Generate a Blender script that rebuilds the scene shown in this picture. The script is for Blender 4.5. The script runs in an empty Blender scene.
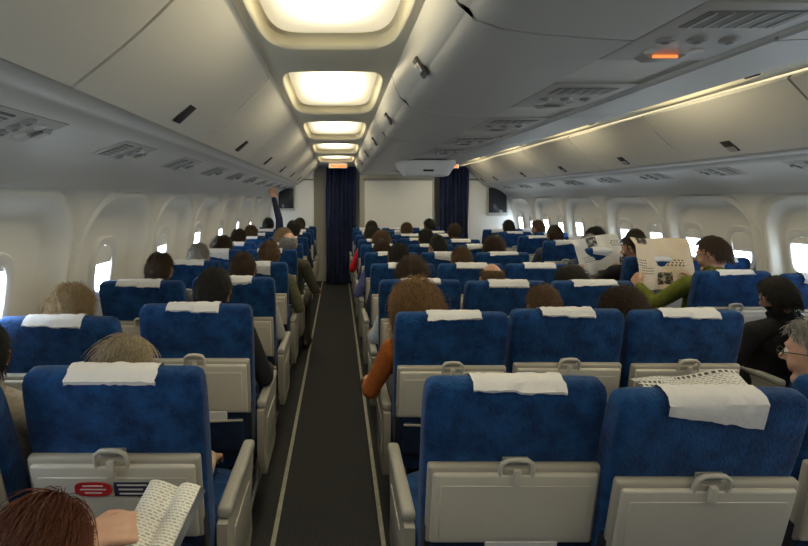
import bpy, math, random
import numpy as np
from mathutils import Vector, Matrix, noise
random.seed(11); np.random.seed(11)
scn=bpy.context.scene
scn.view_settings.view_transform='Standard'
CX=1.0; H=1.59; FPX=495
Y0,Y1=-1.6,9.70
R=math.radians
# ------------------------------------------------------------------ materials
def mat(name,col,rough=.5,metal=0,emit=None,es=0,noise_col=None,nscale=20,bump=0,bscale=200,stretch=None,spec=.5,sheen=0,coat=0,detail=6):
    m=bpy.data.materials.new(name); m.use_nodes=True
    nt=m.node_tree; b=nt.nodes['Principled BSDF']
    b.inputs['Base Color'].default_value=(*col,1); b.inputs['Roughness'].default_value=rough
    b.inputs['Metallic'].default_value=metal; b.inputs['Specular IOR Level'].default_value=spec
    b.inputs['Sheen Weight'].default_value=sheen
    b.inputs['Coat Weight'].default_value=coat
    if emit: b.inputs['Emission Color'].default_value=(*emit,1); b.inputs['Emission Strength'].default_value=es
    tc=nt.nodes.new('ShaderNodeTexCoord'); src=tc.outputs['Object']
    if stretch:
        mp=nt.nodes.new('ShaderNodeMapping'); mp.inputs['Scale'].default_value=stretch
        nt.links.new(src,mp.inputs[0]); src=mp.outputs[0]
    if noise_col:
        n=nt.nodes.new('ShaderNodeTexNoise'); n.inputs['Scale'].default_value=nscale; n.inputs['Detail'].default_value=detail; n.inputs['Roughness'].default_value=.7
        r=nt.nodes.new('ShaderNodeValToRGB'); r.color_ramp.elements[0].position=.35; r.color_ramp.elements[1].position=.68
        r.color_ramp.elements[0].color=(*col,1); r.color_ramp.elements[1].color=(*noise_col,1)
        nt.links.new(src,n.inputs['Vector']); nt.links.new(n.outputs[0],r.inputs[0]); nt.links.new(r.outputs[0],b.inputs['Base Color'])
    if bump:
        n2=nt.nodes.new('ShaderNodeTexNoise'); n2.inputs['Scale'].default_value=bscale; n2.inputs['Detail'].default_value=3
        bp=nt.nodes.new('ShaderNodeBump'); bp.inputs['Strength'].default_value=bump; bp.inputs['Distance'].default_value=.01
        nt.links.new(src,n2.inputs['Vector']); nt.links.new(n2.outputs[0],bp.inputs['Height']); nt.links.new(bp.outputs[0],b.inputs['Normal'])
    return m
M_blue=mat('seat_fabric_blue',(.003,.021,.088),.9,noise_col=(.012,.082,.26),nscale=16,detail=10,bump=.5,bscale=120,sheen=.08,spec=.2)
M_blued=mat('seat_fabric_dark',(.003,.012,.045),.95,noise_col=(.006,.026,.085),nscale=14,bump=.3)
M_cream=mat('seat_plastic_cream',(.60,.58,.52),.38)
M_cream2=mat('seat_plastic_trim',(.42,.40,.35),.45)
M_arm=mat('armrest_grey',(.30,.30,.28),.5)
M_dark=mat('dark_plastic',(.02,.02,.022),.5)
M_seamsh=mat('bin_seam_shade',(.08,.08,.075),.7)  # dark colour standing in for the shade inside the bin door gaps
M_metal=mat('metal',(.45,.45,.46),.35,metal=.9)
M_cloth=mat('headrest_cloth',(.64,.65,.69),.9,bump=.4,bscale=30)
M_wall=mat('sidewall_plastic',(.74,.73,.68),.28,spec=.5,coat=.25)
M_bin=mat('bin_plastic',(.66,.64,.58),.42)
M_binb=mat('bin_structure',(.56,.55,.51),.45)
M_binc=mat('centre_bin_plastic',(.48,.48,.46),.42)
M_ceil=mat('ceiling_plastic',(.76,.72,.58),.5)
M_cove=mat('ceiling_cove',(.82,.75,.54),.5)
M_strip=mat('strip_lamp',(.9,.9,.9),.5,emit=(1,.88,.62),es=5)
M_wash=mat('sidewall_lamp',(.9,.9,.9),.5,emit=(1,.97,.90),es=26)
M_win=mat('window_daylight',(.8,.85,.9),.3,emit=(.74,.88,1),es=17)
M_winf=mat('window_frame_plastic',(.66,.66,.63),.4)
M_psu=mat('psu_panel',(.44,.43,.40),.45)
M_grill=mat('psu_grille',(.18,.18,.17),.5)
M_noz=mat('air_nozzle_plastic',(.28,.28,.27),.35)
M_orange=mat('sign_lit',(.3,.05,.02),.4,emit=(1,.22,.05),es=1.6)
M_carpet=mat('aisle_carpet',(.028,.029,.032),.98,noise_col=(.062,.062,.067),nscale=120,bump=.5,bscale=300,spec=.1)
M_track=mat('floor_path_strip',(.34,.34,.28),.5,noise_col=(.22,.22,.18),nscale=30)
M_curt=mat('curtain_navy',(.006,.012,.045),.9,noise_col=(.012,.022,.08),nscale=6)
M_white=mat('white_panel',(.84,.84,.82),.5)
M_greyp=mat('grey_panel',(.46,.46,.43),.5)
M_screen=mat('monitor_glass',(.03,.035,.04),.15)
M_red=mat('sticker_red',(.50,.02,.02),.5); M_navy=mat('sticker_navy',(.02,.02,.06),.5); M_wht=mat('sticker_white',(.75,.70,.70),.5)
M_eyew=mat('eye_white',(.75,.73,.70),.2); M_eyed=mat('eye_iris',(.03,.02,.015),.15)
M_lip=mat('lips',(.40,.14,.11),.5)
SK=[mat('skin_light',(.56,.33,.24),.5,noise_col=(.50,.27,.19),nscale=15,bump=.08),mat('skin_fair',(.62,.40,.31),.5,noise_col=(.55,.32,.24),nscale=15,bump=.08)]
M_shoe=mat('shoe_leather',(.02,.018,.016),.4)
PER=1.66; CY0=1.57
def diffuser():
    m=mat('ceiling_light_diffuser',(.8,.75,.6),.6,emit=(1,.86,.56),es=1); nt=m.node_tree; b=nt.nodes['Principled BSDF']
    g=nt.nodes.new('ShaderNodeNewGeometry'); sp=nt.nodes.new('ShaderNodeSeparateXYZ'); nt.links.new(g.outputs['Position'],sp.inputs[0])
    def M(op,a,*r):
        n=nt.nodes.new('ShaderNodeMath'); n.operation=op
        for i,v in enumerate((a,)+r):
            if isinstance(v,(int,float)): n.inputs[i].default_value=v
            else: nt.links.new(v,n.inputs[i])
        return n.outputs[0]
    dx=M('DIVIDE',M('SUBTRACT',M('ABSOLUTE',M('SUBTRACT',sp.outputs[0],CX)),1.03),.262)
    dy=M('DIVIDE',M('WRAP',M('SUBTRACT',sp.outputs[1],CY0),PER/2,-PER/2),.59)
    fx=M('SUBTRACT',1,M('MINIMUM',1,M('POWER',M('ABSOLUTE',dx),1.6)))
    fy=M('SUBTRACT',1,M('MINIMUM',1,M('POWER',M('ABSOLUTE',dy),2)))
    st=M('ADD',.62,M('MULTIPLY',19,M('POWER',M('MULTIPLY',fx,fy),2.6)))
    nt.links.new(st,b.inputs['Emission Strength']); return m
M_panel=diffuser()
def paper(name,base,ink,tw=.020,th=.0085,pics=True):
    m=bpy.data.materials.new(name); m.use_nodes=True; nt=m.node_tree; b=nt.nodes['Principled BSDF']; b.inputs['Roughness'].default_value=.9
    tc=nt.nodes.new('ShaderNodeTexCoord')
    def brick(w,h,mort,off,c1,c2,cm):
        k=nt.nodes.new('ShaderNodeTexBrick'); k.inputs['Scale'].default_value=1; k.inputs['Brick Width'].default_value=w; k.inputs['Row Height'].default_value=h
        k.inputs['Mortar Size'].default_value=mort; k.inputs['Mortar Smooth'].default_value=0; k.offset=off; k.inputs['Bias'].default_value=0
        k.inputs['Color1'].default_value=(*c1,1); k.inputs['Color2'].default_value=(*c2,1); k.inputs['Mortar'].default_value=(*cm,1)
        nt.links.new(tc.outputs['UV'],k.inputs['Vector']); return k
    def mixn(f,a,bb):
        mx=nt.nodes.new('ShaderNodeMix'); mx.data_type='RGBA'
        for s,v in ((0,f),(6,a),(7,bb)): nt.links.new(v,mx.inputs[s])
        return mx.outputs[2]
    mid=[a*.5+c*.5 for a,c in zip(ink,base)]
    out=brick(tw,th,th*.27,.37,ink,mid,base).outputs[0]
    if pics:
        hd=brick(.022,.020,.004,.3,[c*.2 for c in ink],[c*.5 for c in ink],base).outputs[0]
        def mask(w,h,mo,off,thr):
            k2=brick(w,h,mo,off,(0,0,0),(1,1,1),(.99,.99,.99)); r=nt.nodes.new('ShaderNodeValToRGB'); r.color_ramp.interpolation='CONSTANT'
            r.color_ramp.elements[0].color=(0,0,0,1); r.color_ramp.elements[1].position=thr; r.color_ramp.elements[1].color=(1,1,1,1)
            nt.links.new(k2.outputs[0],r.inputs[0]); return r.outputs[0]
        out=mixn(mask(.15,.060,.004,.5,.18),hd,out)
        n=nt.nodes.new('ShaderNodeTexNoise'); n.inputs['Scale'].default_value=38; nt.links.new(tc.outputs['UV'],n.inputs['Vector'])
        rr=nt.nodes.new('ShaderNodeValToRGB'); rr.color_ramp.elements[0].color=(*[c*.05 for c in base],1); rr.color_ramp.elements[0].position=.47; rr.color_ramp.elements[1].position=.64; rr.color_ramp.elements[1].color=(*[c*.55 for c in base],1)
        nt.links.new(n.outputs[0],rr.inputs[0])
        out=mixn(mask(.12,.11,.006,.5,.26),rr.outputs[0],out)
    nt.links.new(out,b.inputs['Base Color'])
    return m
M_news=paper('newsprint_white',(.80,.80,.78),(.30,.30,.30)); M_news2=paper('newsprint_sunlit',(.84,.70,.52),(.36,.27,.20))  # second paper: warm sunlight through the page is put into its base colour
M_page=paper('book_page',(.78,.78,.74),(.35,.35,.35),.013,.0062,False)
# ------------------------------------------------------------------ mesh helpers
import bmesh
class MB:
    def __init__(s): s.v=[];s.f=[];s.m=[]
    def add(s,g,mi=0,M=None):
        vs,fs=g; o=len(s.v)
        for p in vs: s.v.append(tuple(M@Vector(p)) if M is not None else tuple(p))
        for f in fs: s.f.append([i+o for i in f]); s.m.append(mi)
    def mesh(s,name,mats,sharp=38,recalc=True):
        me=bpy.data.meshes.new(name); me.from_pydata(s.v,[],s.f)
        for m in mats: me.materials.append(m)
        me.polygons.foreach_set('material_index',s.m)
        bm=bmesh.new(); bm.from_mesh(me)
        if recalc: bmesh.ops.recalc_face_normals(bm,faces=bm.faces)
        for f in bm.faces: f.smooth=True
        for e in bm.edges:
            if len(e.link_faces)==2 and e.calc_face_angle(0)>R(sharp): e.smooth=False
        bm.to_mesh(me); bm.free(); me.update(); return me
def obj(name,data,loc=(0,0,0),rot=(0,0,0),parent=None,scale=1):
    o=bpy.data.objects.new(name,data); scn.collection.objects.link(o); o.location=loc; o.rotation_euler=rot; o.scale=(scale,)*3
    if parent: o.parent=parent
    return o
def loft(rings,cap=True,closed=True):
    n=len(rings[0]); vs=[p for r in rings for p in r]; fs=[]
    for i in range(len(rings)-1):
        for j in range(n if closed else n-1):
            k=(j+1)%n; fs.append([i*n+j,i*n+k,(i+1)*n+k,(i+1)*n+j])
    if cap: fs.append(list(range(n))[::-1]); fs.append([(len(rings)-1)*n+j for j in range(n)])
    return vs,fs
def se(cx,cy,z,a,b,n=2.5,N=28):
    out=[]
    for k in range(N):
        t=2*math.pi*k/N; c,s=math.cos(t),math.sin(t)
        out.append((cx+a*math.copysign(abs(c)**(2/n),c),cy+b*math.copysign(abs(s)**(2/n),s),z))
    return out
def prism(prof,y0,y1):
    n=len(prof); vs=[(x,y0,z) for x,z in prof]+[(x,y1,z) for x,z in prof]
    fs=[[i,(i+1)%n,n+(i+1)%n,n+i] for i in range(n)]+[list(range(n)),list(range(n,2*n))[::-1]]
    return vs,fs
def prismx(prof,x0,x1):
    n=len(prof); vs=[(x0,y,z) for y,z in prof]+[(x1,y,z) for y,z in prof]
    fs=[[i,(i+1)%n,n+(i+1)%n,n+i] for i in range(n)]+[list(range(n)),list(range(n,2*n))[::-1]]
    return vs,fs
def rbox(c,s,r=.01,seg=2):
    bm=bmesh.new(); bmesh.ops.create_cube(bm,size=1)
    for v in bm.verts: v.co=Vector((v.co.x*s[0],v.co.y*s[1],v.co.z*s[2]))
    if r>0: bmesh.ops.bevel(bm,geom=list(bm.edges),offset=min(r,min(s)*.49),segments=seg,affect='EDGES',profile=.6)
    bm.verts.index_update()
    vs=[(v.co.x+c[0],v.co.y+c[1],v.co.z+c[2]) for v in bm.verts]; fs=[[v.index for v in f.verts] for f in bm.faces]; bm.free(); return vs,fs
def frame_of(d):
    d=Vector(d).normalized(); a=Vector((0,0,1)) if abs(d.z)<.9 else Vector((1,0,0))
    u=d.cross(a).normalized(); v=d.cross(u).normalized(); return d,u,v
def tube(pts,r,sides=8,cap=True):
    pts=[Vector(p) for p in pts]; rings=[]; u=None
    for i,p in enumerate(pts):
        d=(pts[min(i+1,len(pts)-1)]-pts[max(i-1,0)]).normalized()
        if u is None: _,u,_=frame_of(d)
        u=(u-d*u.dot(d)).normalized(); v=d.cross(u)
        rr=r[i] if isinstance(r,(list,tuple)) else r
        rings.append([tuple(p+(u*math.cos(2*math.pi*k/sides)+v*math.sin(2*math.pi*k/sides))*rr) for k in range(sides)])
    return loft(rings,cap)
def capsule(p0,p1,r0,r1,N=14):
    p0=Vector(p0);p1=Vector(p1); d,u,v=frame_of(p1-p0); rings=[]
    for c,r,a0 in ((p0,r0,-80),(p0,r0,-50),(p0,r0,-20),(p0,r0,0),(p1,r1,0),(p1,r1,20),(p1,r1,50),(p1,r1,80)):
        a=R(a0); rr=r*math.cos(a); cc=c+d*r*math.sin(a)
        rings.append([tuple(cc+(u*math.cos(2*math.pi*k/N)+v*math.sin(2*math.pi*k/N))*rr) for k in range(N)])
    return loft(rings)
def ellip(c,rx,ry,rz,sub=3,fn=None):
    bm=bmesh.new(); bmesh.ops.create_icosphere(bm,subdivisions=sub,radius=1); vs=[]
    for v in bm.verts:
        p=Vector(v.co); q=Vector((p.x*rx,p.y*ry,p.z*rz))
        if fn: q=fn(p,q)
        vs.append((q.x+c[0],q.y+c[1],q.z+c[2]))
    fs=[[v.index for v in f.verts] for f in bm.faces]; bm.free(); return vs,fs
def simple(name,parts,mats,**k):
    b=MB()
    for g,mi in parts: b.add(g,mi)
    return obj(name,b.mesh(name,mats),**k)
# ------------------------------------------------------------------ room shell
simple('floor',[(rbox((CX,(Y0+Y1)/2,-.05),(5.2,Y1-Y0+.2,.1),0),0)],[M_carpet])
for s,nm in ((-1,'left'),(1,'right')):
    for k,o in enumerate((.79,1.30)):
        simple('trim_floor_strip_%s_%d'%(nm,k+1),[(rbox((CX+s*o,(Y0+Y1)/2,.004),(.022,Y1-Y0,.008),.002),0)],[M_track])
RW=2.44; ZC=.9
def sst(a,b,x):
    t=max(0,min(1,(x-a)/(b-a))); return t*t*(3-2*t)
def wall(side,nm,ribs,wins,L,wid):
    ys=np.linspace(Y0,Y1,int((Y1-Y0)/.020)); zs=np.linspace(-.02,1.80,90)
    vs=[];fs=[]
    for y in ys:
        r0=max([r for r in ribs if r<=y],default=ribs[0]-L); c=r0+L/2
        for z in zs:
            o=math.sqrt(RW*RW-(z-ZC)**2)
            hx=L/2-.045; hz=.72; rc=.30; zc=1.62-hz
            qx=abs(y-c)-(hx-rc); qz=abs(z-zc)-(hz-rc)
            sd=math.hypot(max(qx,0),max(qz,0))+min(max(qx,qz),0)-rc
            off=.100*sst(-wid,.0,sd)-.030*math.exp(-((sd-.020)/.016)**2)
            vs.append((CX+side*(o-off),y,z))
    n=len(zs)
    for i in range(len(ys)-1):
        for j in range(n-1): fs.append([i*n+j,i*n+j+1,(i+1)*n+j+1,(i+1)*n+j])
    b=MB(); b.add((vs,fs)); me=b.mesh('wall_'+nm,[M_wall],sharp=80); obj('wall_'+nm,me)
    o=math.sqrt(RW*RW-ZC**2)
    simple('baseboard_'+nm,[(rbox((CX+side*(o-.05),(Y0+Y1)/2,.11),(.11,Y1-Y0,.22),.01),0)],[M_arm])
    zc=1.185; o=math.sqrt(RW*RW-(zc-ZC)**2)
    inn=Vector((-side*o,0,ZC-zc)).normalized(); upv=Vector((0,0,1)); upv=(upv-inn*upv.dot(inn)).normalized(); lat=Vector((0,1,0))
    Mx=Matrix((lat,upv,inn)).transposed().to_4x4()
    for k,(y,sh) in enumerate(wins):
        b=MB()
        def rr(a,bb,h): return [(p[0],p[1],h) for p in se(0,0,0,a,bb,3.4,40)]
        b.add(loft([rr(.150,.200,-.010),rr(.145,.195,.016),rr(.137,.187,.024),rr(.112,.156,.024),rr(.098,.140,.018),rr(.094,.135,.008)],cap=False),0)
        ring=rr(.095,.136,.009); b.add((ring,[list(range(len(ring)))]),1)
        if sh>0:
            zz=.136*(1-2*sh)
            b.add(rbox((0,(zz+.136)/2,.012),(.186,.136-zz,.004),.0015),2)
            b.add(rbox((0,zz+.010,.017),(.10,.012,.01),.003),2)
        me=b.mesh('window',[M_winf,M_win,M_wall],recalc=False)
        ob=obj('window_%s_%d'%(nm,k+1),me); ob.matrix_world=Matrix.Translation(Vector((CX+side*o,y,zc)))@Mx
ls=[0,0,0,.1,.40,.35,.2,.3,.15,.3,.2]
wall(-1,'left',[2.48+.98*k for k in range(-5,9)],[(1.99+.98*k,ls[k+3]) for k in range(-3,8)],.98,.13)
rsh={-1:.2,0:.6,1:.35,2:.3,3:.3,4:.65,5:.2,6:.3,7:.2,8:.4,9:.2}
wall(1,'right',[3.9+1.12*k for k in range(-5,6)],[(4.18+.56*k,rsh.get(k,0)) for k in range(-9,10)],1.12,.10)
simple('wall_back',[(rbox((CX,Y0-.05,1.15),(5.2,.1,2.5),0),0)],[M_white])
# ceiling
b=MB()
def ring_sq(A,B,n,z,cx,cy,K=14):
    out=[]
    for side in range(4):
        for k in range(K):
            t=-1+2*k/K
            p,q={0:(t,-1),1:(1,t),2:(-t,1),3:(-1,-t)}[side]
            if n:
                L=(abs(p)**n+abs(q)**n)**(1/n); p/=L;q/=L
            out.append((cx+A*p,cy+B*q,z))
    return out
ZCE=2.26
for s in (-1,1):
    cx=CX+s*1.03
    for k in range(-2,5):
        cy=CY0+PER*k
        r=[ring_sq(.345,PER/2+.001,0,ZCE,cx,cy),ring_sq(.290,.645,7,ZCE,cx,cy),ring_sq(.284,.637,6,ZCE+.005,cx,cy),ring_sq(.280,.628,6,ZCE+.018,cx,cy)]
        b.add(loft(r,cap=False),0)
        r=[ring_sq(.280,.628,6,ZCE+.018,cx,cy),ring_sq(.270,.61,6,ZCE+.050,cx,cy),ring_sq(.258,.59,5.5,ZCE+.06,cx,cy)]
        b.add(loft(r,cap=False),1)
        for q in range(5):
            a0,a1=1-q*.19,1-(q+1)*.19
            b.add(loft([ring_sq(.258*a0,.59*a0,5.5,ZCE+.06+.02*(1-a0*a0),cx,cy),ring_sq(.258*a1,.59*a1,5.5,ZCE+.06+.02*(1-a1*a1),cx,cy)],cap=False),2)
        t=ring_sq(.258*.05,.59*.05,5.5,ZCE+.08,cx,cy); b.add((t,[list(range(len(t)))]),2)
    ye=CY0+PER*4.5
    b.add(([(cx-.345,ye,ZCE),(cx+.345,ye,ZCE),(cx+.345,Y1,ZCE),(cx-.345,Y1,ZCE)],[[0,1,2,3]]),0)
obj('ceiling',b.mesh('ceiling',[M_ceil,M_cove,M_panel],recalc=False))
simple('ceiling_crown',[(rbox((CX,(Y0+Y1)/2,2.46),(5.2,Y1-Y0+.2,.06),0),0)],[M_ceil])
# side bin structures
YB=9.22
d=Vector((.367,-.335)).normalized(); nrm=Vector((d.y,-d.x))
if nrm.x>0: nrm=-nrm
A0=Vector((1.372,2.243)); L0=.50
seams=[Y0,-1.15,.10]+[.10+1.25*k for k in range(1,9)]
seams=[y for y in seams if y<YB-.3]+[YB]
def plate(curve,th):
    P=[Vector(p) for p in curve]; out=[];inn_=[]
    for i,p in enumerate(P):
        t=(P[min(i+1,len(P)-1)]-P[max(i-1,0)]).normalized(); n=Vector((t.y,-t.x))
        if n.x*1+n.y*1>0: n=-n
        out.append(p+n*th); inn_.append(p-n*.004)
    return out,inn_
for s,nm in ((-1,'left'),(1,'right')):
    crown=[(1.345,2.40),(1.345,2.275),(1.365,2.25)] if s<0 else [(1.385,2.40),(1.385,2.24)]
    body=crown+[(1.735,1.918),(1.748,1.895),(1.765,1.880),(1.795,1.876),(1.815,1.868),(1.825,1.855),(1.90,1.835),(2.0,1.80),(2.09,1.755),(2.16,1.70),(2.185,1.66),(2.200,1.645),(2.212,1.648),(2.214,1.66),(2.214,1.70),(2.43,1.71),(2.43,2.40)]
    prof=[(CX+s*o,z) for o,z in body]
    simple('trim_bin_structure_'+nm,[(prism(prof,Y0,Y1),0)],[M_binb])
    simple('sidewall_lamp_strip_'+nm,[(rbox((CX+s*2.240,(Y0+Y1)/2,1.690),(.036,Y1-Y0-.1,.012),.002),0)],[M_wash])
    if s>0: simple('crown_lamp_strip_'+nm,[(rbox((CX+s*1.366,(Y0+Y1)/2,2.285),(.022,Y1-Y0-.1,.016),.002),0)],[M_strip])
    for i in range(len(seams)-1):
        a,c=seams[i]+.008,seams[i+1]-.008
        cur=[]
        for k in range(9):
            t=k/8; cur.append(A0+d*(L0*t)+nrm*(.014*math.sin(math.pi*t)))
        out,inn_=plate(cur,.016); ou2,in2=plate(cur,.006)
        out[0]=out[0]+d*.006; out[-1]=out[-1]-d*.006
        b=MB()
        b.add(prism([(CX+s*p.x,p.y) for p in out]+[(CX+s*p.x,p.y) for p in inn_[::-1]],a,c),0)
        b.add(prism([(CX+s*p.x,p.y) for p in ou2]+[(CX+s*p.x,p.y) for p in in2[::-1]],c-.004,c+.012),3)  # dark strip added in the door gap to paint its shade
        lp=A0+d*(L0*.80)+nrm*.026; yl=a+(c-a)*.60
        ang=math.atan2(d.y,d.x*s)
        Mx=Matrix.Translation((CX+s*lp.x,yl,lp.y))@Matrix.Rotation(-ang,4,'Y')
        b.add(rbox((0,0,0),(.10,.085,.008),.003),1,Mx)
        b.add(rbox((.022,0,-.004),(.040,.066,.014),.004),2,Mx)
        obj('overhead_bin',b.mesh('overhead_bin',[M_bin,M_dark,M_metal,M_seamsh]))
half=[(.70,2.40),(.705,2.27),(.712,2.24),(.70,2.19),(.67,2.13),(.62,2.09),(.55,2.066),(.45,2.052),(.30,2.040),(.195,2.034),(.19,2.046)]
prof=[(CX-o,z) for o,z in half]+[(CX+o,z) for o,z in half[::-1]]
YC1=8.6
simple('trim_bin_structure_centre',[(prism(prof,Y0,YC1),0)],[M_binb])
for s in (-1,1):
    for i in range(len(seams)-1):
        a,c=seams[i]+.006,min(seams[i+1],YC1)-.006
        if c-a<.3: continue
        cur=half[2:10]
        out,inn_=plate(cur,.010); ou2,in2=plate(cur,.003)
        b=MB(); b.add(prism([(CX+s*p.x,p.y) for p in out]+[(CX+s*p.x,p.y) for p in inn_[::-1]],a,c),0)
        b.add(prism([(CX+s*p.x,p.y) for p in ou2]+[(CX+s*p.x,p.y) for p in in2[::-1]],c-.004,min(c+.010,YC1)),3)  # same added strip, shade of the gap as colour
        yl=a+(c-a)*.5; Mx=Matrix.Translation((CX+s*.672,yl,2.118))@Matrix.Rotation(s*R(-58),4,'Y')
        b.add(rbox((0,0,0),(.085,.07,.012),.003),1,Mx); b.add(rbox((.0,0,-.006),(.040,.052,.012),.004),2,Mx)
        obj('overhead_bin',b.mesh('overhead_bin_centre',[M_binc,M_dark,M_metal,M_seamsh]))
# passenger service units
def psu_mesh(w,l,sign):
    b=MB(); b.add(rbox((0,0,0),(w,l,.010),.004),0)
    b.add(rbox((0,-l*.28,-.006),(w*.72,l*.24,.004),.0015),1)
    for k in range(6): b.add(rbox((-w*.3+k*w*.12,-l*.28,-.009),(.006,l*.22,.004),.001),0)
    for k in (-1,0,1):
        c=(k*w*.26,l*.06,-.010)
        b.add(loft([se(c[0],c[1],-.004,.026,.026,2,18),se(c[0],c[1],-.012,.022,.022,2,18),se(c[0],c[1],-.015,.012,.012,2,18)]),3)
        b.add(loft([se(c[0],c[1],-.014,.010,.010,2,14),se(c[0],c[1],-.0165,.009,.009,2,14)]),1)
    for k in (-1,1): b.add(loft([se(k*w*.2,l*.27,-.004,.021,.021,2,18),se(k*w*.2,l*.27,-.010,.018,.018,2,18)]),4)
    b.add(prism([(-w*.20,-.005),(w*.20,-.005),(w*.13,-.018),(-w*.13,-.018)],l*.36,l*.46),0)
    b.add(rbox((0,l*.355,-.012),(w*.22,.006,.008),.001),2)
    return b.mesh('psu',[M_psu,M_grill,M_orange if sign else M_grill,M_noz,M_binb])
pm=psu_mesh(.34,.46,True); pn=psu_mesh(.34,.46,False); ps=psu_mesh(.17,.36,False)
for k in range(11):
    y=.55+.8*k
    if y<YC1-.3 and not 5.1<y<6.3: obj('reading_light_panel',pm if k<=1 else pn,(CX,y,2.041))
    for s in (-1,1): obj('reading_light_panel',ps,(CX+s*1.965,y+.1,1.812),(0,R(20)*s,0))
# front bulkhead
YW=Y1
simple('wall_front',[(rbox((CX,YW+.05,1.2),(5.2,.1,2.5),0),0)],[M_greyp])
simple('bulkhead_partition',[(rbox((CX+.12,9.42,1.05),(1.42,.07,2.1),.02),0),(rbox((CX+.12,9.37,2.13),(1.42,.12,.10),.02),1)],[M_greyp,M_white])
simple('projection_screen',[(rbox((CX+.14,9.36,1.40),(1.28,.03,1.16),.012),0),(rbox((CX+.14,9.34,1.985),(1.32,.05,.05),.01),1),(rbox((CX+.14,9.34,.815),(1.32,.04,.03),.01),1)],[M_white,M_arm])
for s in (-1,1):
    simple('galley_partition',[(rbox((CX+s*1.92,9.46,1.15),(.92,.07,2.3),.02),0),(rbox((CX+s*1.92,9.42,1.98),(.9,.03,.03),.005),1)],[M_white,M_arm])
simple('wall_monitor',[(rbox((CX+2.02,9.39,1.57),(.40,.05,.56),.02),0),(rbox((CX+2.02,9.36,1.585),(.34,.012,.47),.01),1)],[M_greyp,M_screen])
simple('wall_monitor',[(rbox((CX-1.98,9.39,1.62),(.34,.05,.46),.02),0),(rbox((CX-1.98,9.36,1.62),(.28,.012,.38),.01),1)],[M_greyp,M_screen])
def curtain(x0,x1,y,ph):
    N=90; vs=[];fs=[]; zs=np.linspace(.03,2.22,14)
    for k in range(N+1):
        t=k/N; x=x0+(x1-x0)*t
        for z in zs:
            w=.035*math.sin(t*math.pi*2*7+ph+.4*math.sin(z*1.6))+.01*math.sin(t*50+z*2)
            vs.append((x+.01*math.sin(z*3+k*.3),y+w,z))
    n=len(zs)
    for k in range(N):
        for j in range(n-1): fs.append([k*n+j,k*n+j+1,(k+1)*n+j+1,(k+1)*n+j])
    b=MB(); b.add((vs,fs)); b.add(tube([(x0-.03,y,2.225),(x1+.03,y,2.225)],.012),1)
    obj('aisle_curtain',b.mesh('aisle_curtain',[M_curt,M_metal],sharp=80))
curtain(-.22,.34,9.30,0); curtain(1.92,2.46,9.30,1)
for s in (-1,1):
    simple('exit_sign',[(rbox((CX+s*1.0,8.9,2.205),(.34,.06,.09),.012),0),(rbox((CX+s*1.0,8.866,2.20),(.28,.006,.055),.002),1)],[M_white,M_orange])
simple('video_projector',[(loft([se(CX,5.7,2.028,.32,.26,6,32),se(CX,5.7,1.985,.32,.26,6,32),se(CX,5.66,1.87,.25,.18,5,32),se(CX,5.66,1.86,.23,.16,5,32)]),0),(rbox((CX,5.475,1.93),(.12,.03,.05),.008),1)],[M_white,M_dark])
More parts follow.
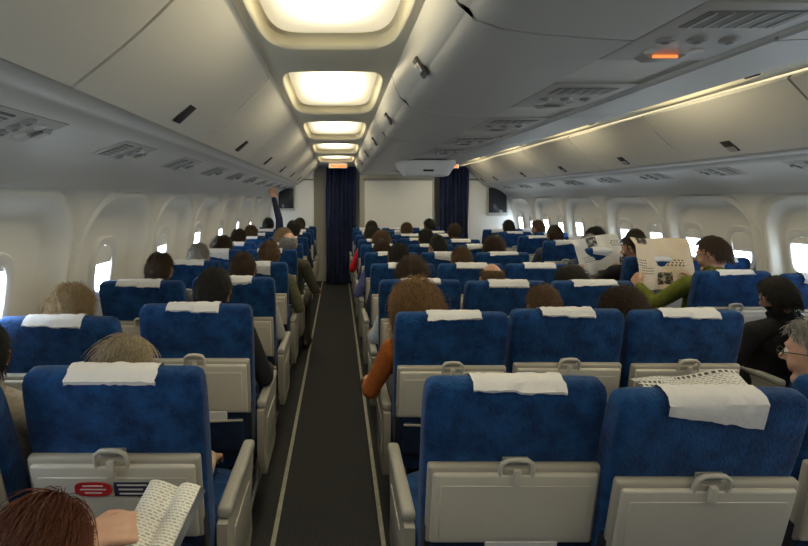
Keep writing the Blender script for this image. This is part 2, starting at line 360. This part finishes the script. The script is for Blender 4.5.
# ------------------------------------------------------------------ seats
def seat_mesh(rec,la,ra,var):
    b=MB(); rnd=random.Random(var*7+int(rec))
    P=Matrix.Translation((0,0,.41))@Matrix.Rotation(R(rec),4,'X')@Matrix.Translation((0,0,-.42))
    prof=[(.36,.20,.05,.055),(.38,.225,.062,.06),(.50,.236,.060,.058),(.66,.240,.054,.056),(.86,.243,.047,.049),(.98,.245,.042,.043),(1.05,.245,.039,.041),(1.085,.243,.036,.040),(1.104,.238,.030,.040),(1.114,.228,.022,.040),(1.118,.205,.010,.040)]
    b.add(loft([se(0,cy,z,a,bb,7 if z>.9 else 6,48) for z,a,bb,cy in prof]),0,P)
    b.add(rbox((0,.000,.54),(.455,.035,.24),.02,3),1,P)
    b.add(rbox((0,-.006,.768),(.470,.026,.250),.012,3),3,P)
    b.add(rbox((0,-.020,.764),(.446,.018,.222),.009,3),2,P)
    b.add(rbox((0,-.0295,.757),(.404,.003,.170),.0015,1),2,P)
    b.add(rbox((0,-.018,.545),(.40,.035,.16),.016,3),1,P)
    b.add(tube([(-.2,-.034,.622),(0,-.040,.618),(.2,-.034,.622)],.005,6),3,P)
    if var in (0,3): b.add(rbox((.03,-.026,.600),(.20,.012,.12),.003),5,P)
    arch=[(-.040,-.022,.860),(-.044,-.026,.887),(-.040,-.028,.910),(-.026,-.029,.921),(0,-.03,.924),(.026,-.029,.921),(.040,-.028,.910),(.044,-.026,.887),(.040,-.022,.860)]
    b.add(tube(arch,.0062,8),2,P)
    b.add(rbox((0,-.020,.876),(.084,.012,.030),.005),3,P)
    b.add(rbox((0,-.034,.870),(.020,.014,.050),.005),2,P)
    b.add(rbox((0,-.010,.900),(.070,.006,.030),.002),7,P)
    for s in (-1,1): b.add(rbox((s*.228,.01,.60),(.016,.05,.20),.006),4,P)
    wd=.122+rnd.uniform(-.01,.01); x0=rnd.uniform(-.012,.012); drop=[.022,.010,.060,.014,.030][var%5]; sk=[.0,.006,-.02,-.006,.012][var%5]
    path=[(.003,1.113-drop),(.001,1.113-drop*.5),(.005,1.103),(.016,1.117),(.028,1.121),(.045,1.122),(.062,1.119),(.074,1.110),(.081,1.08),(.086,1.0),(.095,.90)]
    N=18; vs=[];fs=[]
    for i in range(N+1):
        t=i/N*2-1
        for j,(y,z) in enumerate(path):
            wz=.008*noise.noise(Vector((t*4+var*5,j*.9,0)))
            dz=sk*t+.006*noise.noise(Vector((t*3,var*3.1,1))) if j<2 else 0
            vs.append((x0+wd*t+.008*noise.noise(Vector((j*.8,t,var))),y-.003+wz*.4-(.003 if j<3 else 0),z+abs(wz)+dz+.002))
    n=len(path)
    for i in range(N):
        for j in range(n-1): fs.append([i*n+j,i*n+j+1,(i+1)*n+j+1,(i+1)*n+j])
    b.add((vs,fs),5,P)
    b.add(loft([se(0,.36,.33,.20,.20,6,36),se(0,.36,.345,.225,.235,6,36),se(0,.365,.40,.235,.25,6,36),se(0,.365,.445,.232,.248,6,36),se(0,.365,.468,.215,.23,5,36),se(0,.365,.475,.16,.17,4,36)]),0)
    b.add(rbox((0,.35,.315),(.44,.42,.04),.01),4)
    for y in (.22,.50): b.add(tube([(-.25,y,.29),(.25,y,.29)],.018,10),6)
    for x in (-.16,.16):
        b.add(tube([(x,.22,.29),(x,.16,.03)],.014,8),6); b.add(tube([(x,.50,.29),(x,.54,.03)],.014,8),6); b.add(tube([(x,.50,.27),(x,.17,.06)],.010,8),6)
        b.add(rbox((x,.35,.016),(.04,.50,.03),.006),6)
    for s,fl in ((-1,la),(1,ra)):
        if not fl: continue
        x=s*.2565
        if fl==2: x=s*.262
        b.add(rbox((x,.27,.618),(.045,.44,.036),.016,3),7)
        b.add(rbox((x,.27,.594),(.036,.42,.024),.006),3)
        if fl==2:
            b.add(prismx([(.03,.60),(.48,.60),(.49,.56),(.44,.46),(.46,.30),(.42,.27),(.12,.27),(.04,.40)],x-.016,x+.016),3)
            b.add(rbox((x+s*.018,.26,.44),(.006,.26,.18),.003),7)
        else: b.add(rbox((x,.12,.52),(.03,.08,.16),.01),3)
    return b.mesh('airline_seat',[M_blue,M_blued,M_cream,M_cream2,M_dark,M_cloth,M_metal,M_arm])
cache={}
RB=.28  # right block rows are staggered forward
def rowy(row,x): return 1.31+.8*(row-1)+(RB if x>2.2 else 0)
def zsc(x): return 1.028 if x<-.2 else (1.008 if x<2.2 else 1.02)
def seat(x,row,rec,la,ra,var,dx=0,dy=0):
    key=(rec,la,ra,var)
    if key not in cache: cache[key]=seat_mesh(*key)
    o=obj('airline_seat',cache[key],(x+dx,rowy(row,x)+.145+dy,0)); o.scale=(1,1,zsc(x)); return o
SX=[-1.130,-.620,.49,1.0,1.51,2.585,3.095]
ARM=[(1,0),(1,2),(2,0),(1,0),(1,2),(2,0),(1,1)]
rec_over={(1,1):12,(1,2):13,(1,3):15,(1,4):12,(2,0):18,(2,1):11,(2,2):14,(2,3):11,(2,4):12,(3,0):16,(3,5):11,(3,6):16,(1,0):18}
off={(1,3):(-.05,-.05),(1,2):(-.012,0),(1,1):(.010,0),(2,0):(0,-.09),(3,0):(0,-.05)}
rs=random.Random(5)
for row in range(0,11):
    for i,x in enumerate(SX):
        if row==10 and i>4: continue
        rec=rec_over.get((row,i),rs.choice([11,13,13,16]))
        var=rs.choice([0,1,3,3,4,1,0,2])
        if (row,i)==(1,3): var=2
        if (row,i)==(1,1): var=0
        if (row,i)==(1,2): var=3
        dx,dy=off.get((row,i),(0,0))
        seat(x,row,rec,ARM[i][0],ARM[i][1],var,dx,dy)
# advertising sticker on nearest left tray
P=Matrix.Translation((SX[1]+.010,1.31+.145,0))@Matrix.Diagonal((1,1,zsc(-1),1))@Matrix.Translation((0,0,.41))@Matrix.Rotation(R(12),4,'X')@Matrix.Translation((0,0,-.42))
b=MB()
b.add(([(p[0]-.052,-.0318,p[1]+.812) for p in se(0,0,0,.050,.022,3.2,30)],[list(range(30))]),0)
b.add(rbox((.054,-.0315,.812),(.098,.0008,.042),0),1)
for k,(wd,xx) in enumerate(((.080,.054),(.066,.050),(.074,.056))): b.add(rbox((xx,-.0323,.825-k*.013),(wd,.0006,.0045),0),2)
for k,wd in enumerate((.055,.070,.045)): b.add(rbox((-.052,-.0323,.822-k*.0105),(wd,.0006,.0035),0),2)
o=obj('advertising_sticker',b.mesh('sticker',[M_red,M_navy,M_wht])); o.matrix_world=P
# ------------------------------------------------------------------ people
HC={}
def haircol(c):
    if c not in HC:
        HC[c]=mat('hair_%d'%len(HC),tuple(x*.55 for x in c),.5,noise_col=tuple(min(1,x*2.0+.01) for x in c),nscale=34,stretch=(4,4,.8),bump=.6,bscale=60,spec=.45)
    return HC[c]
CC={}
def cloth(c):
    if c not in CC: CC[c]=mat('clothing_%d'%len(CC),c,.9,noise_col=tuple(x*1.5 for x in c),nscale=40,bump=.6,bscale=22,spec=.2)
    return CC[c]
RX,RY,RZ=.075,.096,.116
def skull(p,q):
    z=p.z; x,y,zz=q
    if z<0:
        x*=1-.30*(-z)**1.3
        if y<0: y*=1-.45*(-z)**1.2
        else: y*=1-.05*(-z)
    if y>0 : y*=.95
    return Vector((x,y,zz))
def head_parts(Mh):
    P=[];S=[]
    def e(g,m): P.append(([tuple(Mh@Vector(v)) for v in g[0]],g[1]))
    def seg(a,b_,r0,r1,m):
        P.append(capsule(Mh@Vector(a),Mh@Vector(b_),r0,r1,12)); S.append((Mh@Vector(a),Mh@Vector(b_),r0,r1,m))
    e(ellip((0,0,0),RX,RY,RZ,3,skull),0); S.append((Mh@Vector((0,0,.03)),Mh@Vector((0,.01,-.05)),.085,.06,0))
    seg((0,.088,.014),(0,.110,-.022),.007,.0115,0)
    for s in (-1,1):
        seg((s*.012,.088,.027),(s*.045,.072,.026),.008,.008,0)
        seg((s*.042,.060,-.028),(s*.036,.064,-.034),.022,.020,0)
        seg((s*.010,.094,-.026),(s*.012,.092,-.026),.008,.008,0)
        seg((s*.078,-.004,.018),(s*.077,-.012,-.022),.013,.009,0)
    seg((-.019,.083,-.050),(.019,.083,-.050),.0075,.0075,4)
    seg((-.013,.083,-.058),(.013,.083,-.058),.0078,.0078,4)
    seg((-.012,.066,-.092),(.012,.066,-.092),.022,.022,0)
    return P,S
def hand(P,S,wr,fwd,back,side,curl,thumbin=.3):
    f=Vector(fwd).normalized(); u=Vector(back); u=(u-f*u.dot(f)).normalized(); l=f.cross(u)*side
    wr=Vector(wr)
    def seg(a,b_,r0,r1): P.append(capsule(a,b_,r0,r1,10)); S.append((a,b_,r0,r1,0))
    lens=[(.030,.024,.020),(.034,.028,.022),(.031,.025,.021),(.024,.019,.018)]
    for i,o in enumerate((.032,.0108,-.0108,-.031)):
        k=wr+f*(.088-.004*abs(i-1))+l*o
        seg(wr+l*o*.55,k,.015,.0115)
        p=k; ang=0; sp=l*(o*1.6)
        for j,L in enumerate(lens[i]):
            ang+=curl*(.75 if j==0 else 1)
            dd=(f*math.cos(ang)-u*math.sin(ang)+sp*max(0,1-ang)*.9).normalized(); q=p+dd*L
            seg(p,q,.0092-j*.0008,.0088-j*.0009); p=q
    p=wr+f*.022+l*.024
    q=p+(f*.7+l*.8-u*thumbin).normalized()*.040; seg(p,q,.014,.0105)
    r=q+(f*.95+l*.25-u*(thumbin+.2)).normalized()*.030; seg(q,r,.0105,.0092)
    t=r+(f*1-l*.05-u*(thumbin+.3)).normalized()*.024; seg(r,t,.0092,.0078)
DEF=dict(pel=(0,.31,.56),waist=(0,.28,.70),chest=(0,.215,.86),up=(0,.17,.95),neck=(0,.15,1.005),head=(0,.165,1.135),
 shL=(-.160,.165,.945),elL=(-.225,.27,.70),wrL=(-.13,.47,.655),shR=(.160,.165,.945),elR=(.225,.27,.70),wrR=(.13,.47,.655),
 hdL=((.25,1,-.15),(0,.2,1)),hdR=((-.25,1,-.15),(0,.2,1)),curl=.35,yaw=0,pitch=-4,roll=0,
 hipL=(-.085,.33,.545),knL=(-.115,.66,.565),anL=(-.115,.66,.11),hipR=(.085,.33,.545),knR=(.115,.66,.565),anR=(.115,.66,.11),short=False)
def make_body(name,**kw):
    J=dict(DEF); J.update(kw); P=[];S=[]
    V=lambda k:Vector(J[k])
    hd=V('head'); Mh=Matrix.Translation(hd)@Matrix.Rotation(R(J['yaw']),4,'Z')@Matrix.Rotation(R(J['roll']),4,'Y')@Matrix.Rotation(R(J['pitch']),4,'X')
    pe,wa,ch,up,nk=[V(k) for k in ('pel','waist','chest','up','neck')]
    dn=(pe-wa).normalized()
    rings=[]
    ax=[pe+dn*.09,pe+dn*.05,pe,wa,(wa+ch)/2,ch,up,nk,nk+(nk-up).normalized()*.012]
    ab=[(.12,.08),(.160,.115),(.172,.125),(.148,.108),(.150,.11),(.166,.116),(.160,.098),(.088,.070),(.06,.055)]
    for i,(c,(a,bb)) in enumerate(zip(ax,ab)):
        t=(ax[min(i+1,len(ax)-1)]-ax[max(i-1,0)]).normalized()
        xv=Vector((1,0,0)); xv=(xv-t*xv.dot(t)).normalized(); yv=t.cross(xv)
        rings.append([tuple(c+xv*a*math.copysign(abs(math.cos(w))**.85,math.cos(w))+yv*bb*math.copysign(abs(math.sin(w))**.85,math.sin(w))) for w in [2*math.pi*k/28 for k in range(28)]])
    P.append(loft(rings))
    for a,c,r in ((wa,ch,.125),(ch,up,.125),(up,nk,.10)):
        for dx in (-.07,0,.07): S.append((a+Vector((dx,0,0)),c+Vector((dx*.9,0,0)),r*.8,r*.8,1))
    for dx in (-.07,0,.07): S.append((pe+Vector((dx,0,0))+dn*.07,pe+Vector((dx,0,0)),.1,.1,2)); S.append((pe+Vector((dx,0,.06)),wa+Vector((dx,0,0)),.1,.1,1))
    def seg(a,c,r0,r1,m): P.append(capsule(a,c,r0,r1,16)); S.append((Vector(a),Vector(c),r0,r1,m))
    seg(nk-Vector((0,0,.01)),hd+Vector((0,-.012,-.06)),.056,.052,0)
    seg(nk-Vector((0,0,.018)),nk+Vector((0,.0,.014)),.070,.064,1)
    for s,k in ((-1,'L'),(1,'R')):
        sh,el,wr=V('sh'+k),V('el'+k),V('wr'+k)
        seg(nk-Vector((0,0,.02)),sh,.05,.058,1); seg(sh,el,.060,.046,1)
        mid=el.lerp(wr,.4); seg(el,mid,.046,.042,1)
        if J['short']: seg(mid,wr,.040,.027,0)
        else: seg(mid,wr,.042,.034,1)
        f,u=J['hd'+k]; hand(P,S,wr+Vector(f).normalized()*.012,f,u,(1 if s<0 else -1),J['curl'])
        hp,kn,an=V('hip'+k),V('kn'+k),V('an'+k)
        seg(hp,kn,.092,.066,2); seg(kn,kn.lerp(an,.4),.064,.060,2); seg(kn.lerp(an,.4),an,.060,.048,2)
        seg(an+Vector((0,-.02,-.055)),an+Vector((0,.06,-.055)),.042,.044,3); seg(an+Vector((0,.06,-.06)),an+Vector((s*.01,.16,-.068)),.042,.034,3)
    hp_,hs=head_parts(Mh); P+=hp_; S+=hs
    b=MB()
    for g in P: b.add(g)
    me=bpy.data.meshes.new('tmp'); me.from_pydata(b.v,[],b.f); ob=bpy.data.objects.new('tmp',me); scn.collection.objects.link(ob)
    m=ob.modifiers.new('r','REMESH'); m.mode='VOXEL'; m.voxel_size=.0062
    m=ob.modifiers.new('s','SMOOTH'); m.factor=.5; m.iterations=3
    dg=bpy.context.evaluated_depsgraph_get(); out=bpy.data.meshes.new_from_object(ob.evaluated_get(dg))
    bpy.data.objects.remove(ob)
    nf=len(out.polygons); cen=np.empty(nf*3); out.polygons.foreach_get('center',cen); cen=cen.reshape(-1,3)
    best=np.full(nf,1e9); idx=np.zeros(nf,dtype=np.int32)
    for a,c,r0,r1,mi in S:
        a=np.array(a);c=np.array(c); dd=c-a; L=max(dd@dd,1e-9); t=np.clip(((cen-a)@dd)/L,0,1)
        ds=np.linalg.norm(cen-(a+t[:,None]*dd),axis=1)-(r0+(r1-r0)*t)
        w=ds<best; best[w]=ds[w]; idx[w]=mi
    out.materials.clear()
    for mm in (SK[0],M_dark,M_dark,M_shoe,M_lip,M_eyew,M_eyed): out.materials.append(mm)
    out.polygons.foreach_set('material_index',idx); out.polygons.foreach_set('use_smooth',[True]*nf)
    bm=bmesh.new(); bm.from_mesh(out)
    for s in (-1,1):
        for c,r,mi in (((s*.031,.078,.004),.0125,5),((s*.031,.0850,.004),.0068,6)):
            g=ellip((0,0,0),r,r,r,2); vv=[bm.verts.new(Mh@(Vector(p)+Vector(c))) for p in g[0]]
            for f in g[1]:
                ff=bm.faces.new([vv[i] for i in f]); ff.material_index=mi; ff.smooth=True
    bm.to_mesh(out); bm.free(); out.name=name
    return out,Mh
def hair_mesh(kind,seed):
    rnd=random.Random(seed); b=MB()
    T={'short':(1.06,-.30,.040,2000),'bob':(1.10,-.85,.15,2600),'curly':(1.20,-.80,.19,4200),'bald':(1.03,-.3,.03,700),'long':(1.10,-.9,.26,1700)}[kind]
    sc,zmin,ln,cnt=T
    def inreg(p):
        if p.z<zmin: return False
        if p.y>.15 and p.z<.42+.25*(p.y>.5): return False
        if kind in('short','bald') and abs(p.x)>.75 and p.z<.10 and p.y>-.35: return False
        if kind=='bald' and p.z>.62: return False
        return True
    bm=bmesh.new(); bmesh.ops.create_icosphere(bm,subdivisions=5,radius=1)
    keep=[f for f in bm.faces if inreg(f.calc_center_median())]
    ids={};vs=[];fs=[]
    for f in keep:
        ff=[]
        for v in f.verts:
            if v.index not in ids:
                ids[v.index]=len(vs); p=Vector(v.co); q=skull(p,Vector((p.x*RX,p.y*RY,p.z*RZ)))
                if kind in('bob','long','curly') and p.z<0: q=Vector((p.x*RX,p.y*RY,p.z*RZ*1.1))
                amp={'curly':.20,'bob':.08,'long':.05,'short':.06,'bald':.01}[kind]; fr=3.5 if kind=='curly' else 3
                pp=Vector((p.x*2.2,p.y*2.2,p.z*.8))
                k=sc+amp*noise.noise(p*fr+Vector((seed,0,0)))+amp*.6*noise.noise(pp*fr*1.6+Vector((0,seed,0)))
                vs.append(q*k)
            ff.append(ids[v.index])
        fs.append(ff)
    bm.free(); b.add((vs,fs),0)
    rad=.0013
    for i in range(cnt):
        while True:
            p=Vector((rnd.gauss(0,1),rnd.gauss(0,1),rnd.gauss(0,1))).normalized()
            if inreg(p): break
        q=Vector((p.x*RX,p.y*RY,p.z*RZ)); k0=sc*rnd.uniform(.99,1.09); pos=q*k0; L=ln*rnd.uniform(.6,1.15); st=6; pts=[pos.copy()]
        wig=Vector((rnd.uniform(-1,1),rnd.uniform(-1,1),rnd.uniform(-1,1)))
        for j in range(st):
            n=Vector((pos.x/RX**2,pos.y/RY**2,pos.z/RZ**2)).normalized()
            dwn=Vector((0,-.55 if pos.z>.02 else -.05,-1)); t=dwn-n*dwn.dot(n)
            if pos.z<-.03: t=Vector((n.x*.1,n.y*.1,-1))
            t=t.normalized()+wig*(.24 if kind!='curly' else .1)+n*(.16 if kind in('short','bald') else .05)
            if kind=='curly': t+=Vector((math.sin(j*2.2+wig.x*9),math.cos(j*1.9+wig.y*9),math.sin(j*2.6+wig.z*9)))*1.0
            pos=pos+t.normalized()*L/st
            e=math.sqrt((pos.x/RX)**2+(pos.y/RY)**2+(pos.z/RZ)**2)
            if e<k0 and pos.z>-.07: pos*=k0/e
            if pos.y>.045 and pos.z<.045: break
            pts.append(pos.copy())
        if len(pts)<3: continue
        b.add(tube(pts,[rad*(1-.6*k/(len(pts)-1)) for k in range(len(pts))],3,cap=False),0)
    return b.mesh('hair_'+kind,[M_dark],sharp=180,recalc=False)
HM={}
def get_hair(kind,seed=1):
    if (kind,seed) not in HM: HM[(kind,seed)]=hair_mesh(kind,seed)
    return HM[(kind,seed)]
def glasses_mesh():
    b=MB()
    for s in (-1,1):
        b.add(tube([(s*.032+.023*math.cos(t),.101,.002+.017*math.sin(t)) for t in [2*math.pi*k/20 for k in range(21)]],.0016,6),0)
        b.add(tube([(s*.055,.100,.008),(s*.078,.085,.010),(s*.083,.0,.012),(s*.081,-.02,0)],.0018,6),0)
    b.add(tube([(-.010,.102,.006),(0,.106,.008),(.010,.102,.006)],.0015,6),0)
    return b.mesh('glasses',[M_dark])
GM=glasses_mesh()
TB={}
TB['rest']=make_body('body_rest')
TB['turn']=make_body('body_turn',yaw=28,head=(-.03,.175,1.13),elR=(.21,.29,.69),wrR=(.05,.45,.68))
TB['aisleL']=make_body('body_aisle_left',head=(-.06,.16,1.12),neck=(-.035,.15,1.0),roll=-8,shL=(-.19,.17,.93),elL=(-.30,.24,.69),wrL=(-.30,.46,.67),hdL=((.0,1,-.35),(0,.35,1)),short=True)
TB['aisleR']=make_body('body_aisle_right',head=(.03,.16,1.13),roll=5,shR=(.18,.17,.935),elR=(.27,.24,.70),wrR=(.255,.46,.67),hdR=((-.05,1,-.35),(0,.35,1)))
TB['read']=make_body('body_reading',yaw=34,pitch=-10,head=(.0,.19,1.15),shL=(-.165,.20,.95),elL=(-.29,.36,.78),wrL=(-.31,.50,.88),hdL=((.05,.75,.55),(-.9,-.2,.3)),
   shR=(.155,.19,.95),elR=(.20,.38,.76),wrR=(.12,.50,.88),hdR=((-.05,.75,.55),(.9,-.2,.3)),curl=.65)
TB['reach']=make_body('body_reaching',head=(.02,.18,1.16),pitch=14,shL=(-.15,.17,1.02),elL=(-.16,.19,1.30),wrL=(-.23,.22,1.55),hdL=((-.25,.1,1),(0,-1,.1)),curl=.2,pel=(0,.31,.58))
TB['lean']=make_body('body_leaning_reader',pel=(0,.30,.55),waist=(0,.34,.64),chest=(0,.42,.73),up=(-.01,.46,.775),neck=(-.015,.49,.80),head=(-.02,.55,.845),pitch=-38,
   shL=(-.16,.45,.765),elL=(-.20,.55,.58),wrL=(.05,.64,.72),hdL=((.8,.25,.45),(-.2,-.6,.8)),shR=(.145,.45,.765),elR=(.20,.45,.62),wrR=(.055,.60,.865),hdR=((.80,.35,.0),(-.10,-.45,.85)),curl=.35)
def person(x,row,t='rest',hair='short',hc=(.02,.012,.008),shirt=(.05,.06,.09),trou=(.03,.035,.06),sc=1,dx=0,dy=0,rz=0,skin=0,seed=1,glasses=False,hs=1):
    e=bpy.data.objects.new('seated_passenger',None); scn.collection.objects.link(e); e.location=(x+dx,rowy(row,x)+.145+dy,0); e.rotation_euler=(0,0,R(rz)); e.scale=(sc,sc,sc); e.empty_display_size=.2
    me,Mh=TB[t]; o=obj('body',me,parent=e)
    for i,mm in ((0,SK[skin]),(1,cloth(shirt)),(2,cloth(trou))):
        o.material_slots[i].link='OBJECT'; o.material_slots[i].material=mm
    h=obj('hair',get_hair(hair,seed),parent=e); h.matrix_local=Mh@Matrix.Scale(hs,4); h.material_slots[0].link='OBJECT'; h.material_slots[0].material=haircol(hc)
    if glasses: g=obj('glasses',GM,parent=e); g.matrix_local=Mh
    return e
BK=(.010,.008,.006); BR=(.040,.021,.010); LB=(.10,.055,.025); BL=(.30,.21,.11); RD=(.10,.027,.010); GY=(.25,.24,.23); GB=(.30,.25,.17)
# left block
person(SX[1],0,'lean','bob',RD,(.12,.05,.03),seed=2,skin=1,dx=-.01,dy=-.13,sc=.965)
person(SX[0],1,'turn','short',BK,(.25,.22,.18),glasses=True,sc=.95,dx=.0,dy=-.02)
person(SX[1],1,'aisleR','bob',GB,(.42,.33,.25),(.06,.09,.16),sc=.91,dx=-.10,seed=3)
person(SX[0],2,'rest','curly',BL,(.3,.3,.3),sc=.94,dx=-.10,dy=-.13,hs=.92)
person(SX[1],2,'aisleR','short',BK,(.02,.02,.025),(.05,.07,.12),sc=1.0,seed=4,dx=-.02)
person(SX[0],3,'rest','short',BR,(.05,.05,.06),sc=.99,dx=-.03)
person(SX[1],3,'rest','short',BR,(.4,.4,.42),sc=.99,seed=4)
person(SX[0],4,'rest','short',GY,(.1,.1,.1),sc=.98); person(SX[1],4,'aisleR','short',LB,(.10,.10,.06),sc=1.0,dx=.03)
person(SX[0],5,'rest','bob',BR,(.1,.02,.02),sc=.98); person(SX[1],5,'aisleR','bald',GY,(.05,.052,.035),(.05,.05,.04),sc=1.02,dx=.09,rz=-6)
person(SX[0],6,'rest','short',BR,sc=1.0); person(SX[1],7,'reach','short',BK,(.02,.025,.05),sc=1.03,dx=.02)
person(SX[0],7,'rest','short',LB,sc=1.0); person(SX[0],9,'rest','short',BK,sc=1.03); person(SX[1],9,'rest','short',BR,sc=1.03)
person(SX[1],6,'rest','bob',BL,(.3,.3,.3),sc=1.0)
# centre block
person(SX[2],2,'aisleL','curly',(.20,.11,.042),(.30,.09,.025),(.05,.05,.07),sc=.925,dx=-.05,seed=5,hs=1.18)
person(SX[3],2,'rest','short',LB,(.12,.1,.08),sc=.93,seed=6)
person(SX[4],2,'rest','curly',BR,(.03,.03,.03),sc=.91,dx=-.12,hs=.95,seed=7)
person(SX[4],1,'turn','short',GY,(.22,.23,.26),glasses=True,sc=.965,dx=.07,dy=-.04,seed=8)
person(SX[2],3,'aisleL','bob',BR,(.35,.42,.5),sc=.98,dx=.05)
person(SX[2],4,'rest','short',BK,(.05,.05,.06),sc=.98,seed=4); person(SX[3],3,'rest','bald',LB,(.2,.2,.2),sc=.94)
person(SX[4],3,'rest','bob',BK,sc=.92); person(SX[3],4,'rest','short',LB,sc=.96)
person(SX[2],5,'aisleL','short',BR,(.1,.12,.3),sc=.97); person(SX[3],5,'turn','short',BK,sc=.99); person(SX[4],5,'rest','bob',BR,sc=.98)
person(SX[2],6,'rest','bob',LB,sc=.98); person(SX[3],6,'rest','short',BK,sc=1.0); person(SX[2],7,'aisleL','short',BK,(.5,.02,.03),sc=1.0)
person(SX[4],7,'rest','short',BR,sc=1.02); person(SX[3],8,'rest','short',LB,sc=1.0); person(SX[2],8,'rest','short',BK,sc=1.02); person(SX[4],9,'turn','short',BK,sc=1.02)
# right block
person(SX[5],3,'read','short',BR,(.10,.115,.02),(.03,.03,.04),sc=1.04,dx=.09,seed=9,glasses=True)
person(SX[5],4,'read','short',BK,(.012,.012,.016),(.02,.02,.025),sc=1.01,dx=-.0,seed=4)
person(SX[5],2,'aisleL','short',BK,(.012,.012,.014),(.02,.02,.02),sc=.94,dx=-.14)
person(SX[5],6,'rest','short',BR,sc=1.02); person(SX[6],5,'rest','short',BR,sc=1.02,dx=-.03); person(SX[6],6,'rest','bob',BK,sc=1.0,dx=-.03); person(SX[5],8,'rest','short',BK,sc=1.02); person(SX[6],8,'turn','short',LB,sc=1.02,dx=-.03); person(SX[5],5,'rest','short',GY,sc=.98)
# ------------------------------------------------------------------ newspapers, book
def newspaper(mt,w,h,fold,u0=0,name='newspaper'):
    me=bpy.data.meshes.new(name); vs=[];fs=[];uv=[]; N,K=30,16
    for i in range(N+1):
        u=i/N*2-1
        for j in range(K+1):
            v=j/K
            y=fold*(1-abs(u))+.026*noise.noise(Vector((u*2.2,v*2.5,w*9+u0)))+.05*(v-.5)**2*2*(1 if v>.5 else .3)
            if v>.8 and u<-.5: y+=(v-.8)*(-.5-u)*.5
            vs.append((u*w/2,y,v*h-h/2+.010*math.sin(u*3)-.012*abs(u))); uv.append((u*w/2+.5+u0,v*h+.3))
    for i in range(N):
        for j in range(K): fs.append([i*(K+1)+j,(i+1)*(K+1)+j,(i+1)*(K+1)+j+1,i*(K+1)+j+1])
    me.from_pydata(vs,[],fs); l=me.uv_layers.new(name='UVMap')
    for p in me.polygons:
        p.use_smooth=True
        for li in p.loop_indices: l.data[li].uv=uv[me.loops[li].vertex_index]
    me.materials.append(mt); return me
yr3=rowy(3,3)+.145; yr4=rowy(4,3)+.145
obj('newspaper',newspaper(M_news2,.47,.42,.09),(SX[5]+.02,yr3+.60,1.10),(R(-14),R(4),R(6)))
obj('newspaper',newspaper(M_news,.46,.36,.09,.4),(SX[5]-.08,yr4+.60,1.08),(R(-14),R(-5),R(6)))
obj('newspaper',newspaper(M_news,.44,.32,.05,.8),(1.44,1.31+.145+.46,.80),(R(-48),0,R(4)))
def book():
    me=bpy.data.meshes.new('b')
    vs=[];fs=[];uv=[];mi=[]
    N=20;w,h=.084,.155
    for lay,(dz,m) in enumerate(((.0,0),(-.014,1))):
        o=len(vs)
        for i in range(N+1):
            u=i/N*2-1; zz=.028*math.sin(min(1,abs(u)*1.0)*math.pi*.8)*(1 if lay==0 else .6)+dz
            for j in (0,.5,1): vs.append((u*w,(j-.5)*h,zz)); uv.append((u*w+.5,j*h+.3))
        for i in range(N):
            for j in range(2): fs.append([o+i*3+j,o+(i+1)*3+j,o+(i+1)*3+j+1,o+i*3+j+1]); mi.append(m)
    o2=(N+1)*3
    for j in (0,2):
        for i in range(N): fs.append([i*3+j,(i+1)*3+j,o2+(i+1)*3+j,o2+i*3+j]); mi.append(1)
    for i in (0,N):
        for j in range(2): fs.append([i*3+j,i*3+j+1,o2+i*3+j+1,o2+i*3+j]); mi.append(1)
    me.from_pydata(vs,[],fs); l=me.uv_layers.new(name='UVMap')
    for p,k in zip(me.polygons,mi):
        p.material_index=k; p.use_smooth=True
        for li in p.loop_indices: l.data[li].uv=uv[me.loops[li].vertex_index]
    me.materials.append(M_page); me.materials.append(M_white); return me
obj('open_book',book(),(-.415,1.165,.835),(R(36),R(-10),R(-26)))
# ------------------------------------------------------------------ world / camera
w=bpy.data.worlds.new('World'); scn.world=w; w.use_nodes=True; w.node_tree.nodes['Background'].inputs[0].default_value=(.6,.75,1,1); w.node_tree.nodes['Background'].inputs[1].default_value=1
cam=bpy.data.cameras.new('Camera'); co=bpy.data.objects.new('Camera',cam); scn.collection.objects.link(co); scn.camera=co
co.location=(0,0,H); co.rotation_euler=(R(90),0,0); cam.sensor_width=36; cam.lens=FPX/808*36; cam.shift_x=66/808; cam.shift_y=-73/808; cam.clip_start=.02
